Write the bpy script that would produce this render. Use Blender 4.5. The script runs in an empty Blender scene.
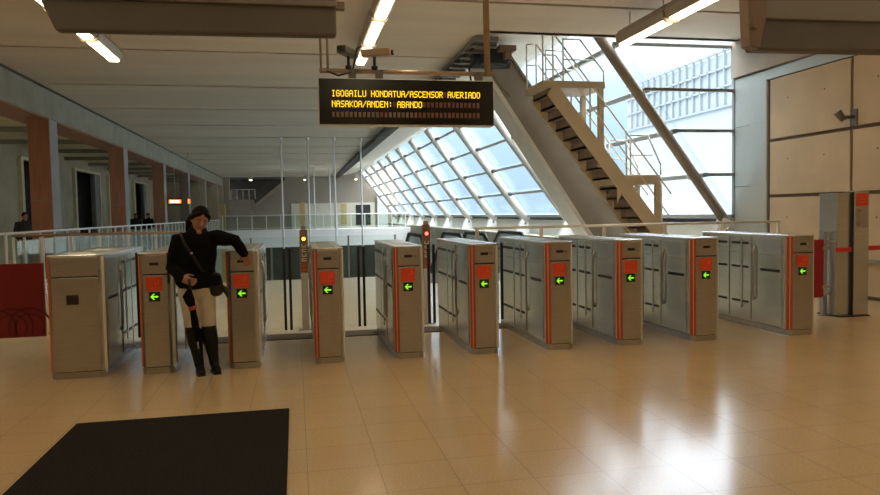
import bpy, bmesh, math, random
from mathutils import Vector, Matrix, Euler
random.seed(7)
S = bpy.context.scene
COL = S.collection
S.view_settings.view_transform = 'Standard'
S.view_settings.look = 'None'
S.view_settings.gamma = 1
S.view_settings.use_curve_mapping = False
S.view_settings.exposure = 0.86
PI = math.pi

# ------------------------------------------------------------ materials
def mat(name, col, rough=.6, metal=0., noise=0., scale=8., spec=.5, bump=0., coat=0., stretch=None, col2=None, coords='Object'):
    m = bpy.data.materials.new(name); m.use_nodes = True
    nt = m.node_tree; b = nt.nodes['Principled BSDF']
    b.inputs['Base Color'].default_value = (*col, 1)
    b.inputs['Roughness'].default_value = rough
    b.inputs['Metallic'].default_value = metal
    b.inputs['Specular IOR Level'].default_value = spec
    b.inputs['Coat Weight'].default_value = coat
    if noise or bump or col2:
        tc = nt.nodes.new('ShaderNodeTexCoord'); mp = nt.nodes.new('ShaderNodeMapping')
        nt.links.new(tc.outputs[coords], mp.inputs[0])
        if stretch: mp.inputs['Scale'].default_value = stretch
        n = nt.nodes.new('ShaderNodeTexNoise'); n.inputs['Scale'].default_value = scale
        n.inputs['Detail'].default_value = 4
        nt.links.new(mp.outputs[0], n.inputs['Vector'])
        r = nt.nodes.new('ShaderNodeValToRGB')
        c2 = col2 or tuple(max(0, c*(1-noise)) for c in col)
        c1 = col if col2 else tuple(min(1, c*(1+noise)) for c in col)
        r.color_ramp.elements[0].color = (*c2, 1); r.color_ramp.elements[1].color = (*c1, 1)
        r.color_ramp.elements[0].position = .3; r.color_ramp.elements[1].position = .7
        nt.links.new(n.outputs['Fac'], r.inputs[0])
        if noise or col2: nt.links.new(r.outputs[0], b.inputs['Base Color'])
        if bump:
            bp = nt.nodes.new('ShaderNodeBump'); bp.inputs['Strength'].default_value = bump
            bp.inputs['Distance'].default_value = .01
            nt.links.new(n.outputs['Fac'], bp.inputs['Height']); nt.links.new(bp.outputs[0], b.inputs['Normal'])
    return m
def emit(name, col, st):
    m = bpy.data.materials.new(name); m.use_nodes = True
    b = m.node_tree.nodes['Principled BSDF']
    b.inputs['Base Color'].default_value = (0, 0, 0, 1)
    b.inputs['Emission Color'].default_value = (*col, 1); b.inputs['Emission Strength'].default_value = st
    return m
def glass(name, tint, gloss=.1, rough=.05, milky=0., milkcol=(.8, .9, 1), fres=.5):
    m = bpy.data.materials.new(name); m.use_nodes = True
    nt = m.node_tree; nt.nodes.clear()
    o = nt.nodes.new('ShaderNodeOutputMaterial'); t = nt.nodes.new('ShaderNodeBsdfTransparent')
    t.inputs[0].default_value = (*tint, 1)
    g = nt.nodes.new('ShaderNodeBsdfGlossy'); g.inputs['Roughness'].default_value = rough
    g.inputs[0].default_value = (1, 1, 1, 1)
    fr = nt.nodes.new('ShaderNodeLayerWeight'); fr.inputs[0].default_value = .25
    mul = nt.nodes.new('ShaderNodeMath'); mul.operation = 'MULTIPLY_ADD'
    mul.inputs[1].default_value = fres; mul.inputs[2].default_value = gloss
    nt.links.new(fr.outputs['Fresnel'], mul.inputs[0])
    mx = nt.nodes.new('ShaderNodeMixShader'); nt.links.new(mul.outputs[0], mx.inputs[0])
    nt.links.new(t.outputs[0], mx.inputs[1]); nt.links.new(g.outputs[0], mx.inputs[2])
    last = mx
    if milky:
        tl = nt.nodes.new('ShaderNodeBsdfTranslucent'); tl.inputs[0].default_value = (*milkcol, 1)
        df = nt.nodes.new('ShaderNodeBsdfDiffuse'); df.inputs[0].default_value = (*milkcol, 1)
        m3 = nt.nodes.new('ShaderNodeMixShader'); m3.inputs[0].default_value = .3
        nt.links.new(tl.outputs[0], m3.inputs[1]); nt.links.new(df.outputs[0], m3.inputs[2])
        m2 = nt.nodes.new('ShaderNodeMixShader'); m2.inputs[0].default_value = milky
        nt.links.new(mx.outputs[0], m2.inputs[1]); nt.links.new(m3.outputs[0], m2.inputs[2]); last = m2
    nt.links.new(last.outputs[0], o.inputs[0])
    return m

def floor_mat():
    m = bpy.data.materials.new('polished beige terrazzo tiles'); m.use_nodes = True
    nt = m.node_tree; b = nt.nodes['Principled BSDF']
    g = nt.nodes.new('ShaderNodeNewGeometry')
    n1 = nt.nodes.new('ShaderNodeTexNoise'); n1.inputs['Scale'].default_value = 70; n1.inputs['Detail'].default_value = 3
    n2 = nt.nodes.new('ShaderNodeTexNoise'); n2.inputs['Scale'].default_value = .5; n2.inputs['Detail'].default_value = 3
    nt.links.new(g.outputs['Position'], n1.inputs['Vector']); nt.links.new(g.outputs['Position'], n2.inputs['Vector'])
    mp = nt.nodes.new('ShaderNodeMapping'); mp.inputs['Location'].default_value = (-.03, -.385, 0)
    nt.links.new(g.outputs['Position'], mp.inputs[0])
    br = nt.nodes.new('ShaderNodeTexBrick')
    br.offset = 0; br.inputs['Scale'].default_value = 1; br.inputs['Brick Width'].default_value = .415
    br.inputs['Row Height'].default_value = .415; br.inputs['Mortar Size'].default_value = .0022
    br.inputs['Mortar Smooth'].default_value = .2; br.inputs['Bias'].default_value = 0
    br.inputs['Color1'].default_value = (.62, .455, .265, 1); br.inputs['Color2'].default_value = (.60, .44, .255, 1)
    br.inputs['Mortar'].default_value = (.36, .265, .165, 1)
    nt.links.new(mp.outputs[0], br.inputs['Vector'])
    def mixn(fac, a, lo, hi):
        r = nt.nodes.new('ShaderNodeMapRange'); r.inputs['From Min'].default_value = .3; r.inputs['From Max'].default_value = .7
        r.inputs['To Min'].default_value = lo; r.inputs['To Max'].default_value = hi
        nt.links.new(fac, r.inputs[0])
        v = nt.nodes.new('ShaderNodeVectorMath'); v.operation = 'SCALE'
        nt.links.new(a, v.inputs[0]); nt.links.new(r.outputs[0], v.inputs['Scale']); return v.outputs[0]
    c = mixn(n1.outputs['Fac'], br.outputs['Color'], .9, 1.1)
    c = mixn(n2.outputs['Fac'], c, .93, 1.07)
    nt.links.new(c, b.inputs['Base Color'])
    rr = nt.nodes.new('ShaderNodeMapRange'); rr.inputs['To Min'].default_value = .10; rr.inputs['To Max'].default_value = .24
    nt.links.new(n2.outputs['Fac'], rr.inputs[0]); nt.links.new(rr.outputs[0], b.inputs['Roughness'])
    b.inputs['Specular IOR Level'].default_value = .72
    return m

M = {}
M['floor'] = floor_mat()
M['pale_floor'] = mat('glare lightened stone', (.84, .77, .62), .22, noise=.04, scale=3)  # paler than the tiles: skylight glare is put into the colour
M['ceiling'] = mat('ceiling plank paint', (.72, .63, .51), .75, noise=.07, scale=.7, stretch=(.3, 2, 1))
M['gap'] = mat('dark joint', (.05, .045, .04), .9)
M['soffit'] = mat('smooth pale soffit', (.72, .66, .56), .6, noise=.03, scale=1)
M['concrete'] = mat('grey green concrete', (.31, .30, .235), .85, noise=.14, scale=1.5, bump=.2)
M['redbrown'] = mat('red brown cladding', (.36, .17, .105), .55, noise=.18, scale=3, stretch=(6, 1, .4))
M['redbrown2'] = mat('dull brown cladding', (.24, .18, .14), .6, noise=.15, scale=3)
M['greyclad'] = mat('blue grey cladding', (.25, .26, .255), .5, noise=.12, scale=2)
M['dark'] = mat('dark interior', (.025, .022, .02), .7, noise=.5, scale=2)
M['cream'] = mat('cream frame paint', (.68, .60, .40), .6, noise=.1, scale=3)
M['plaster'] = mat('olive plaster', (.46, .41, .29), .8, noise=.15, scale=1)
M['farwall'] = mat('taupe wall', (.36, .31, .25), .8, noise=.06, scale=.6)
M['white'] = mat('white paint', (.82, .82, .80), .5, noise=.03, scale=2)
M['panel'] = mat('cast concrete panel', (.55, .43, .29), .75, noise=.1, scale=1.4, bump=.15)
M['seam'] = mat('dark brown seam', (.12, .085, .06), .7)
M['metalclad'] = mat('grey green metal cladding', (.42, .45, .43), .45, metal=.3, noise=.06, scale=1)
M['soffit_brown'] = mat('taupe concrete', (.42, .36, .30), .8, noise=.08, scale=2)
M['steel'] = mat('brushed stainless steel', (.54, .54, .54), .33, metal=1., noise=.07, scale=5, stretch=(1, 1, 14))
M['steel_side'] = mat('satin stainless steel', (.66, .68, .67), .27, metal=.85, noise=.06, scale=3, stretch=(1, 1, 8))
M['steel_top'] = mat('stainless top with sky sheen', (.88, .91, .94), .25, metal=1.)  # sky reflection on the gate tops put into the bluish base colour
M['chrome'] = mat('chrome', (.8, .8, .8), .15, metal=1.)
M['alu'] = mat('satin aluminium tube', (.74, .71, .66), .45, metal=.25, noise=.05, scale=4)
M['beam'] = mat('taupe painted beam', (.27, .23, .185), .5, metal=.15, noise=.08, scale=2)
M['stair'] = mat('tan painted steel', (.56, .46, .32), .55, noise=.06, scale=2)
M['tread'] = mat('brown tread plate', (.24, .175, .125), .6, noise=.15, scale=6)
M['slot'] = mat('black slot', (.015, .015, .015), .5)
M['orange'] = mat('orange edge strip', (.70, .17, .06), .35)
M['redstripe'] = mat('brick red edge strip', (.46, .10, .06), .4)
M['orangepale'] = mat('pale orange edge line', (.85, .40, .22), .35)
M['trim_white'] = mat('pale edge strip', (.8, .78, .72), .35)
M['red'] = mat('red ticket label', (.86, .085, .03), .4)
M['whitemark'] = mat('pale mark', (.9, .28, .16), .5)
M['arrow'] = emit('green arrow led', (.30, 1., .03), .62)
M['black'] = mat('black rubber', (.012, .012, .013), .5)
M['blackgloss'] = mat('black gloss', (.01, .01, .01), .2)
M['glass'] = glass('clear glass', (.92, .95, .93), .0, .03)
M['leafglass'] = glass('gate glass', (.97, .985, .97), .0, .05)
M['glazing'] = glass('milky glazing', (.88, .94, .98), .0, .08, fres=.12, milky=.02, milkcol=(.86, .92, .96))
M['banner'] = mat('dark red film', (.19, .010, .014), .35, noise=.06, scale=2)
M['banner2'] = mat('deeper red print', (.09, .006, .009), .4)
M['crimson'] = mat('crimson film', (.38, .015, .04), .4)
M['mat'] = mat('black coir mat', (.016, .015, .014), .95, noise=.4, scale=60, bump=.6, spec=.15)
M['lampbody'] = mat('lamp housing', (.40, .35, .30), .5, metal=.2)
M['diffuser'] = emit('fluorescent diffuser', (1., .80, .50), 6.6)
M['casing'] = mat('grey sign casing', (.125, .115, .10), .55, noise=.06, scale=3)
M['casing2'] = mat('lighter casing lip', (.22, .21, .20), .5)
M['bronze'] = mat('brown painted end', (.22, .155, .115), .5, metal=.2)
M['pipe'] = mat('brass toned pipe', (.42, .31, .21), .35, metal=.7)
M['led'] = emit('amber led', (1., .62, .02), .8)
M['leddim'] = mat('unlit led cell', (.20, .085, .075), .6)
M['leddim2'] = mat('unlit led cell grey', (.22, .17, .13), .6)
M['redlamp'] = emit('red lamp', (1., .09, .05), 3.)
M['amberlamp'] = emit('amber lamp', (1., .52, .04), 3.)
M['redsign'] = emit('red lit sign', (1., .16, .04), 1.4)
M['whitelit'] = emit('pale lit lettering', (1., .8, .5), 3.)
M['postbrown'] = mat('brown post', (.30, .16, .09), .4)
M['postwhite'] = mat('pale post', (.78, .68, .62), .35)
M['skin'] = mat('skin', (.40, .21, .14), .5, noise=.05, scale=20)
M['lips'] = mat('lips', (.36, .10, .08), .5)
M['eye'] = mat('eye white', (.35, .32, .29), .5)
M['iris'] = mat('dark iris', (.03, .015, .01), .2)
M['hair'] = mat('dark hair', (.010, .007, .006), .85, spec=.15, noise=.4, scale=60)
M['coat'] = mat('black wool coat', (.006, .006, .007), .95, noise=.3, scale=12, bump=.3, spec=.12)
M['trousers'] = mat('off white trousers', (.58, .52, .42), .8, noise=.07, scale=10)
M['boots'] = mat('black leather boot', (.006, .0055, .005), .45, spec=.3)
M['bag'] = mat('black bag leather', (.008, .008, .009), .5)
M['tieband'] = mat('red brown tie band', (.45, .10, .06), .6)
M['navy'] = mat('navy machinery', (.03, .045, .07), .5, noise=.2, scale=5)
M['asphalt'] = mat('pale paving', (.45, .47, .48), .9, noise=.1, scale=.5)
M['facade'] = mat('grey blue facade', (.25, .285, .31), .8)
M['facadebar'] = mat('facade grid bar', (.22, .25, .27), .7)
M['lower'] = mat('lower concourse floor', (.11, .12, .095), .5, noise=.2, scale=.8)
M['belt'] = mat('red barrier belt', (.78, .05, .03), .6)
M['yellowreflect'] = mat('yellow light reflection', (.62, .48, .2), .4, metal=.4)  # yellow light reflections at the far end, painted as a material
M['jacket_green'] = mat('dark jacket', (.03, .032, .035), .9)
M['jeans'] = mat('dark trousers', (.03, .035, .05), .9)
M['backwall'] = mat('warm wall', (.42, .33, .23), .8, noise=.1, scale=1)

# ------------------------------------------------------------ geometry helpers
class B:
    def __init__(s): s.bm = bmesh.new()
    def _new(s, vs, fs, mi=0):
        v = [s.bm.verts.new(p) for p in vs]
        for f in fs:
            try: ff = s.bm.faces.new([v[i] for i in f]); ff.material_index = mi
            except ValueError: pass
        return v
    def box(s, x0, x1, y0, y1, z0, z1, mi=0, M4=None):
        p = [Vector((x, y, z)) for x in (x0, x1) for y in (y0, y1) for z in (z0, z1)]
        if M4: p = [M4 @ q for q in p]
        s._new(p, [(0,1,3,2),(4,6,7,5),(0,4,5,1),(2,3,7,6),(0,2,6,4),(1,5,7,3)], mi); return s
    def prism(s, poly, axis, a0, a1, mi=0):
        """poly of 2-D points extruded along axis ('x': (y,z), 'y': (x,z), 'z': (x,y))"""
        def P(u, v, a): return {'x': (a,u,v), 'y': (u,a,v), 'z': (u,v,a)}[axis]
        n = len(poly); vs = [P(u, v, a0) for u, v in poly] + [P(u, v, a1) for u, v in poly]
        fs = [tuple(range(n-1, -1, -1)), tuple(range(n, 2*n))] + [(i, (i+1) % n, n+(i+1) % n, n+i) for i in range(n)]
        s._new(vs, fs, mi); return s
    def tube(s, pts, rad, seg=10, mi=0, flat=None, hint=(1, 0, 0), caps=True):
        pts = [Vector(p) for p in pts]; n = len(pts); rings = []
        if not hasattr(rad, '__len__'): rad = [rad]*n
        prev = None
        for i, p in enumerate(pts):
            t = (pts[min(i+1, n-1)] - pts[max(i-1, 0)]).normalized()
            h = Vector(hint) if prev is None else prev
            if abs(h.dot(t)) > .95 and prev is None: h = Vector((0, 1, 0)) if abs(t.y) < .9 else Vector((0, 0, 1))
            u = (h - t*h.dot(t)).normalized(); w = t.cross(u); prev = u
            r = rad[i]; ra, rb = (r if hasattr(r, '__len__') else (r, r))
            rings.append([s.bm.verts.new(p + u*math.cos(a)*ra + w*math.sin(a)*rb) for a in [2*PI*k/seg for k in range(seg)]])
        for i in range(n-1):
            for k in range(seg):
                f = s.bm.faces.new([rings[i][k], rings[i][(k+1) % seg], rings[i+1][(k+1) % seg], rings[i+1][k]])
                f.material_index = mi; f.smooth = True
        if caps:
            f = s.bm.faces.new(list(reversed(rings[0]))); f.material_index = mi
            f = s.bm.faces.new(rings[-1]); f.material_index = mi
        return s
    def limb(s, pts, rad, seg=14, hint=(1, 0, 0)):
        """tube with rounded ends"""
        pts = [Vector(p) for p in pts]; R = [(r if hasattr(r, '__len__') else (r, r)) for r in rad]
        d0 = (pts[0]-pts[1]).normalized(); d1 = (pts[-1]-pts[-2]).normalized()
        m0 = min(R[0]); m1 = min(R[-1])
        P = [pts[0]+d0*m0*k for k in (.98, .8, .45)] + pts + [pts[-1]+d1*m1*k for k in (.45, .8, .98)]
        q = [(R[0][0]*c, R[0][1]*c) for c in (.2, .6, .89)] + R + [(R[-1][0]*c, R[-1][1]*c) for c in (.89, .6, .2)]
        return s.tube(P, q, seg, hint=hint)
    def ball(s, c, r, seg=16, mi=0, M4=None, fn=None):
        c = Vector(c); r = Vector(r if hasattr(r, '__len__') else (r, r, r)); rg = []
        nr = seg//2
        for i in range(nr+1):
            th = PI*i/nr; row = []
            for k in range(seg if 0 < i < nr else 1):
                a = 2*PI*k/seg
                v = Vector((math.sin(th)*math.cos(a), math.sin(th)*math.sin(a), math.cos(th)))
                v = Vector((v.x*r.x, v.y*r.y, v.z*r.z))
                if fn: v = fn(v)
                v = c+v
                row.append(s.bm.verts.new(M4 @ v if M4 else v))
            rg.append(row)
        for i in range(nr):
            for k in range(seg):
                a, b = rg[i], rg[i+1]; k2 = (k+1) % seg
                vs = [a[k % len(a)], b[k % len(b)], b[k2 % len(b)], a[k2 % len(a)]]
                u = []
                for v in vs:
                    if v not in u: u.append(v)
                f = s.bm.faces.new(u); f.smooth = True; f.material_index = mi
        return s
    def cyl(s, p0, p1, r, seg=16, mi=0): return s.tube([p0, p1], r, seg, mi)
    def build(s, name, mats, parent=None, bevel=0., remesh=0., smooth=0, M4=None):
        bmesh.ops.recalc_face_normals(s.bm, faces=s.bm.faces)
        me = bpy.data.meshes.new(name); s.bm.to_mesh(me); s.bm.free()
        if M4: me.transform(M4)
        for m in (mats if isinstance(mats, (list, tuple)) else [mats]): me.materials.append(M[m] if isinstance(m, str) else m)
        o = bpy.data.objects.new(name, me); COL.objects.link(o)
        if parent: o.parent = parent
        if remesh:
            r = o.modifiers.new('r', 'REMESH'); r.mode = 'VOXEL'; r.voxel_size = remesh; r.use_smooth_shade = True
            if smooth:
                k = o.modifiers.new('s', 'SMOOTH'); k.iterations = smooth; k.factor = .5
        if bevel:
            bv = o.modifiers.new('b', 'BEVEL'); bv.width = bevel; bv.segments = 2; bv.limit_method = 'ANGLE'
        return o
def struct(o, label=None):
    o['kind'] = 'structure'
    if label: o['label'] = label
    return o
def tag(o, label, cat, group=None, kind=None):
    o['label'] = label; o['category'] = cat
    if group: o['group'] = group
    if kind: o['kind'] = kind
    return o
def thing(name, label, cat, loc=(0, 0, 0), rz=0, group=None):
    o = bpy.data.objects.new(name, None); COL.objects.link(o); o.empty_display_size = .1
    o.location = loc; o.rotation_euler = (0, 0, rz)
    return tag(o, label, cat, group)
def dup(root, loc, label=None, rz=None, group=None):
    r = root.copy(); COL.objects.link(r); r.location = loc
    if rz is not None: r.rotation_euler = (0, 0, rz)
    if label: r['label'] = label
    if group: r['group'] = group
    for ch in list(root.children):
        c = ch.copy(); COL.objects.link(c); c.parent = r
        for g in list(ch.children):
            d = g.copy(); COL.objects.link(d); d.parent = c
    return r

# ------------------------------------------------------------ camera
F = 704.; Hc = 1.5
def _d(px, py): return Vector(((px-440)/F, -(py-247.5)/F, -1.))
Yc = _d(295, 215).normalized(); Xc = _d(3880, 149); Xc = (Xc - Yc*Xc.dot(Yc)).normalized(); Zc = Xc.cross(Yc)
R3 = Matrix((Xc, Yc, Zc))
cd = bpy.data.cameras.new('camera'); cam = bpy.data.objects.new('camera', cd); COL.objects.link(cam)
cd.sensor_width = 36; cd.lens = 36*F/880; cd.clip_end = 500; cd.clip_start = .05
cam.matrix_world = Matrix.Translation((0, 0, Hc)) @ R3.to_4x4()
S.camera = cam

# ------------------------------------------------------------ world: overcast sky
w = bpy.data.worlds.new('sky'); S.world = w; w.use_nodes = True; nt = w.node_tree
bg = nt.nodes['Background']; tc = nt.nodes.new('ShaderNodeTexCoord'); sx = nt.nodes.new('ShaderNodeSeparateXYZ')
rp = nt.nodes.new('ShaderNodeValToRGB'); nt.links.new(tc.outputs['Generated'], sx.inputs[0])
nt.links.new(sx.outputs['Z'], rp.inputs[0]); nt.links.new(rp.outputs[0], bg.inputs[0])
e = rp.color_ramp.elements
e[0].position = 0; e[0].color = (.20, .275, .335, 1)
e[1].position = 1; e[1].color = (4.3, 4.0, 3.65, 1)
for p_, c_ in ((.10, (.25, .34, .40)), (.17, (.36, .44, .49)), (.235, (.68, .74, .78)), (.30, (2.4, 2.45, 2.55))):
    x = e.new(p_); x.color = (*c_, 1)
bg.inputs['Strength'].default_value = 1.55

# ------------------------------------------------------------ room shell
CZ = 4.8; XW = 8.8; GY = 12.9
BX = -6.0
struct(B().box(-11, XW+.3, -6.2, 16.6, -.4, 0).build('floor', 'floor'))
struct(B().box(-11, -6.2, 16.6, 63, -.4, 0).build('floor', 'pale_floor'), )
struct(B().box(-2.3, 6.2, 9.02, 16.6, .0, .006).build('floor', 'pale_floor'), 'glare lightened stone floor beyond the gates')  # floor lightened by colour for the glare of the skylight
struct(B().box(-1.8, 6., 8.62, 9.02, 0, .008).build('trim_1', 'seam'), 'dark metal threshold strip across the floor behind the gates')
struct(B().box(-6.2, XW+.3, 16.6, 64, -5.2, -5.0).build('floor', 'lower'))
struct(B().box(-6.35, -5.8, 16.6, 63, -.4, 0).build('trim_2', 'white'), 'white slab edge under the left railing')
struct(B().box(-6.35, -6.22, 16.6, 63.3, -5.2, -.4).build('wall_void_left', 'concrete'), 'wall of the void under the left walkway')
struct(B().box(-6.35, 9.3, 16.5, 16.6, -5.2, -.4).build('wall_void_front', 'concrete'), 'wall of the void under the gate hall floor')
# ceiling: precast planks with open joints
c = B(); ys = [-6.2]+[-5.1+4*k for k in range(17)]+[63.]
for i in range(len(ys)-1):
    a, b_ = ys[i], ys[i+1]
    x1 = XW+.3 if b_ < 12.2 else 3.6
    if a < 10.5 < b_ or (a < 12.75 < b_):
        c.box(BX-.5, 3.6, a+.055, b_-.055, CZ, CZ+.1); c.box(3.6, XW+.3, a+.055, min(b_-.055, 12.75), CZ, CZ+.1)
        continue
    m_ = (a+b_)/2
    c.box(BX-.5, x1, a+.055, m_-.012, CZ, CZ+.1); c.box(BX-.5, x1, m_+.012, b_-.055, CZ+.02, CZ+.1)
struct(c.build('ceiling', 'ceiling'))
g = B(); g.box(BX-.6, XW+.5, -6.3, 12.7, CZ+.1, CZ+.3); g.box(BX-.6, 3.7, 12.7, 63.2, CZ+.1, CZ+.3)
struct(g.build('ceiling', 'gap'), 'dark backing above the ceiling joints')
# sloped white soffit between the hall ceiling and the glazing head
struct(B().prism([(3.62, CZ), (5.46, 5.17), (5.46, 5.32), (6.1, 5.36), (6.1, 5.5), (3.62, 5.4)], 'y', GY-.1, 63).build('ceiling', 'soffit'), 'pale sloping soffit beside the glazing')
struct(B().box(3.6, XW+.3, 12.6, 12.8, CZ, 6.2).build('wall_skylight_front', 'soffit'), 'front cheek of the skylight well')
struct(B().box(-11, XW+.5, -6.4, -6.2, 0, 5.2).build('wall_back', 'backwall'))
# right wall with cast panels
wb = B(); wb.box(XW+.03, XW+.3, -6.2, GY, 0, 5.2)
struct(wb.build('wall_right', 'seam'))
pb = B()
zs = [(.06, .60), (.64, 1.66), (1.72, 2.70), (2.76, 3.86)]
yy = [11.83, 9.82, 7.8, 5.8, 3.8, 1.8, -.2, -2.2, -4.2, -6.2]
for z0, z1 in zs:
    for k in range(len(yy)-1):
        pb.box(XW-.005, XW+.05, yy[k+1]+.03, yy[k]-.03, z0, z1)
        if k < 4 and z0 > .1:
            for fy in (.3, .75): pb.cyl((XW-.008, yy[k+1]+2*fy, (z0+z1)/2+.15), (XW-.003, yy[k+1]+2*fy, (z0+z1)/2+.15), .016, 8, 1)
struct(pb.build('wall_right', ['panel', 'seam'], bevel=.006), 'tan cast concrete wall panels')
mb = B(); mb.box(XW-.012, XW+.05, 11.88, 12.40, 0, 3.86); 
for z0, z1 in ((0, 1.9), (1.91, 3.09), (3.10, 4.06)): mb.box(XW-.018, XW+.06, 11.9, GY, z0, z1)
mb.box(XW-.018, XW+.05, -6.2, 11.9, 3.88, 4.07)
struct(mb.build('trim_3', 'metalclad', bevel=.004), 'grey metal cladding strip framing the concrete panels')
struct(B().box(XW-.08, XW+.1, -6.2, GY+.02, 4.09, CZ).build('trim_4', 'soffit_brown'), 'taupe concrete band at the head of the right wall')
struct(B().box(XW-.06, XW, -6.2, 11.8, .60, .64).build('trim_5', 'greyclad'), 'grey rail line low on the right wall')

# ------------------------------------------------------------ sloping glazing
SL = 1.33
def gx(z, off=0): return 8.75 - (z-1.2)/SL + off
zt = 5.35
struct(B().prism([(gx(1.25, .22), 1.25), (gx(1.25, .22)+.02, 1.25), (gx(zt+.1, .24), zt+.1), (gx(zt+.1, .22), zt+.1)], 'y', GY+.06, 63.1).build('window_1', 'glazing'), 'long sloping milky glazing along the right side')
gb = B(); gb.prism([(gx(1.3, .25), 1.3), (XW, 1.3), (XW, CZ+.2), (gx(CZ+.2, .25), CZ+.2)], 'y', GY+.06, GY+.08)
struct(gb.build('window_2', 'glazing'), 'triangular end glazing beside the metal clad wall')
# gable mullions
gm = B()
for z in (1.31, 2.16, 3.04, 3.85, 4.72): gm.box(gx(z, .05), XW, GY-.02, GY+.04, z-.03, z+.03)
gm.box(XW-.03, XW+.03, GY-.03, GY+.05, 1.2, 4.8)
struct(gm.build('trim_6', 'greyclad'), 'horizontal glazing bars of the end window')
# purlins with twisted brackets along the slope
for i, z in enumerate((1.31, 2.16, 3.04, 3.85, 4.72)):
    p = B(); x = gx(z, .17)
    p.prism([(x-.04, z-.05), (x+.05, z-.04), (x+.05, z+.05), (x-.04, z+.04)], 'y', GY+.1, 63)
    p.box(x+.045, x+.06, GY+.1, 63, z-.012, z+.012)
    struct(p.build('trim_%d' % (7+i), 'greyclad'), 'long horizontal glazing rail')
# sill frame, parapet, ledge
struct(B().box(8.95, 9.15, GY, 63.2, 1.16, 1.27).build('trim_12', 'slot'), 'dark sill frame under the glazing')
struct(B().box(9.0, 9.3, GY, 63.2, -5.2, 1.17).build('wall_right_parapet', 'white'), 'pale parapet wall under the glazing')
struct(B().box(8.2, 9.0, 16.6, 63, -.1, .62).build('trim_13', 'concrete'), 'concrete ledge carrying the strut feet')
struct(B().box(8.2, 9.0, GY, 16.6, 0, .62).build('trim_14', 'concrete'), 'concrete ledge beside the steel stair')

def strut(y, label, rr=.105, sides=(1, -1)):
    t = thing('glazing_strut', label, 'strut', (0, y, 0), group='round steel struts of the sloping glazing')
    zb = 1.12
    B().tube([(gx(zb)-.02, 0, zb), (gx(5.16)-.02, 0, 5.16)], rr, 16).build('tube', 'beam' if rr < .12 else 'alu', t)  # corner strut's dimly lit near side put into a darker material
    f = B()   # flared foot: fork plates on a pedestal
    for s in (-.1, 0, .1):
        f.prism([(8.34, .62), (8.86, .62), (8.86, .95), (8.80, 1.22), (8.62, 1.28), (8.52, 1.08)], 'y', s-.015, s+.015)
    f.box(8.3, 8.88, -.2, .2, .62, .68)
    f.build('foot', 'white', t)
    B().cyl((8.7, -.16, 1.02), (8.7, .16, 1.02), .05, 12).build('pin', 'chrome', t)
    h = B(); h.box(gx(5.1)-.04, gx(5.1)+.16, -.2, .2, 5.0, 5.12); h.cyl((gx(5.0), -.24, 5.), (gx(5.0), .24, 5.), .07)
    h.build('head_bracket', 'white', t)
    for z in (2.16, 3.04, 3.85, 4.72):
        k = B(); x = gx(z)
        
        for s_ in sides: k.tube([(x, s_*.05, z), (x+.13, s_*.5, z+.0)], [(.06, .10), (.025, .06)], 8)
        k.build('purlin_bracket', 'greyclad', t)
    return t
st = strut(GY+.2, 'thick steel strut at the corner where the slope meets the end window', .105, (1,))
nth = ['first', 'second', 'third', 'fourth', 'fifth', 'sixth', 'seventh', 'eighth', 'ninth', 'tenth']
sy = [21.6, 26.1, 30.6, 35.1, 39.7, 44.2, 48.7, 53.2, 57.7, 62.05]
B_STRUT = True
st2 = None
for k, y in enumerate(sy):
    if k == 9: lab = 'round steel glazing strut farthest away, against the far wall'
    else: lab = '%s round steel glazing strut left of the big box beam' % nth[k]
    if st2 is None: st2 = strut(y, lab, .165)
    else: dup(st2, (0, y, 0), lab)

# big box beam
t = thing('box_beam', 'massive taupe box beam leaning from ceiling to ledge beside the steel stair', 'beam', (0, 14.6, 0))
k_ = (14.6/15.6)
def bp(x, z): return (x*k_, 1.5+(z-1.5)*k_)
b_ = B(); P0, P1, P2, P3 = (3.9, 4.78), (4.60, 4.78), (7.36, .9), (6.48, .9)
b_.prism([P0, P1, P2, P3], 'y', .04, .76); b_.build('web', 'beam', t, bevel=.01)
def strip(pa, pb_, wdt):  # flange plate along an edge
    a = Vector((pa[0], pa[1])); b = Vector((pb_[0], pb_[1])); d = (b-a).normalized(); n = Vector((-d.y, d.x))*wdt
    return [tuple(a), tuple(b), tuple(b+n), tuple(a+n)]
B().prism(strip(P0, P3, -.09), 'y', 0, .8).build('flange', 'alu', t)
B().prism(strip(P1, P2, .05), 'y', 0, .8).build('flange', 'beam', t)
B().prism([(4.1, 4.7), (4.45, 4.7), (4.6, 4.45), (4.6, 3.95), (4.3, 4.25)], 'y', .01, .04).build('cover_plate', 'beam', t, bevel=.008)
B().box(P3[0]-.15, P2[0]+.15, -.1, .9, 0, .88).build('plinth', 'concrete', t, bevel=.02)
# machinery at beam head
t = thing('motor_unit', 'dark blue motor unit hanging where the box beam meets the ceiling', 'machinery', (3.9, 13.75, 4.46))
b_ = B(); b_.box(-.15, .4, 0, .5, .0, .3); b_.cyl((-.3, .3, .12), (.5, .3, .12), .17); b_.build('housing', 'navy', t, bevel=.02)
B().box(.15, .5, -.2, .1, .22, .33).box(.28, .42, -.15, .05, .08, .24).build('bracket', 'bronze', t, bevel=.01)
B().box(-.05, .05, .2, .3, .26, .34).build('hanger', 'steel', t)
b_ = B(); b_.tube([(-.25, .1, .05), (-.4, .1, -.1), (-.35, .15, -.35)], .02); b_.build('hose', 'black', t)
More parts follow.
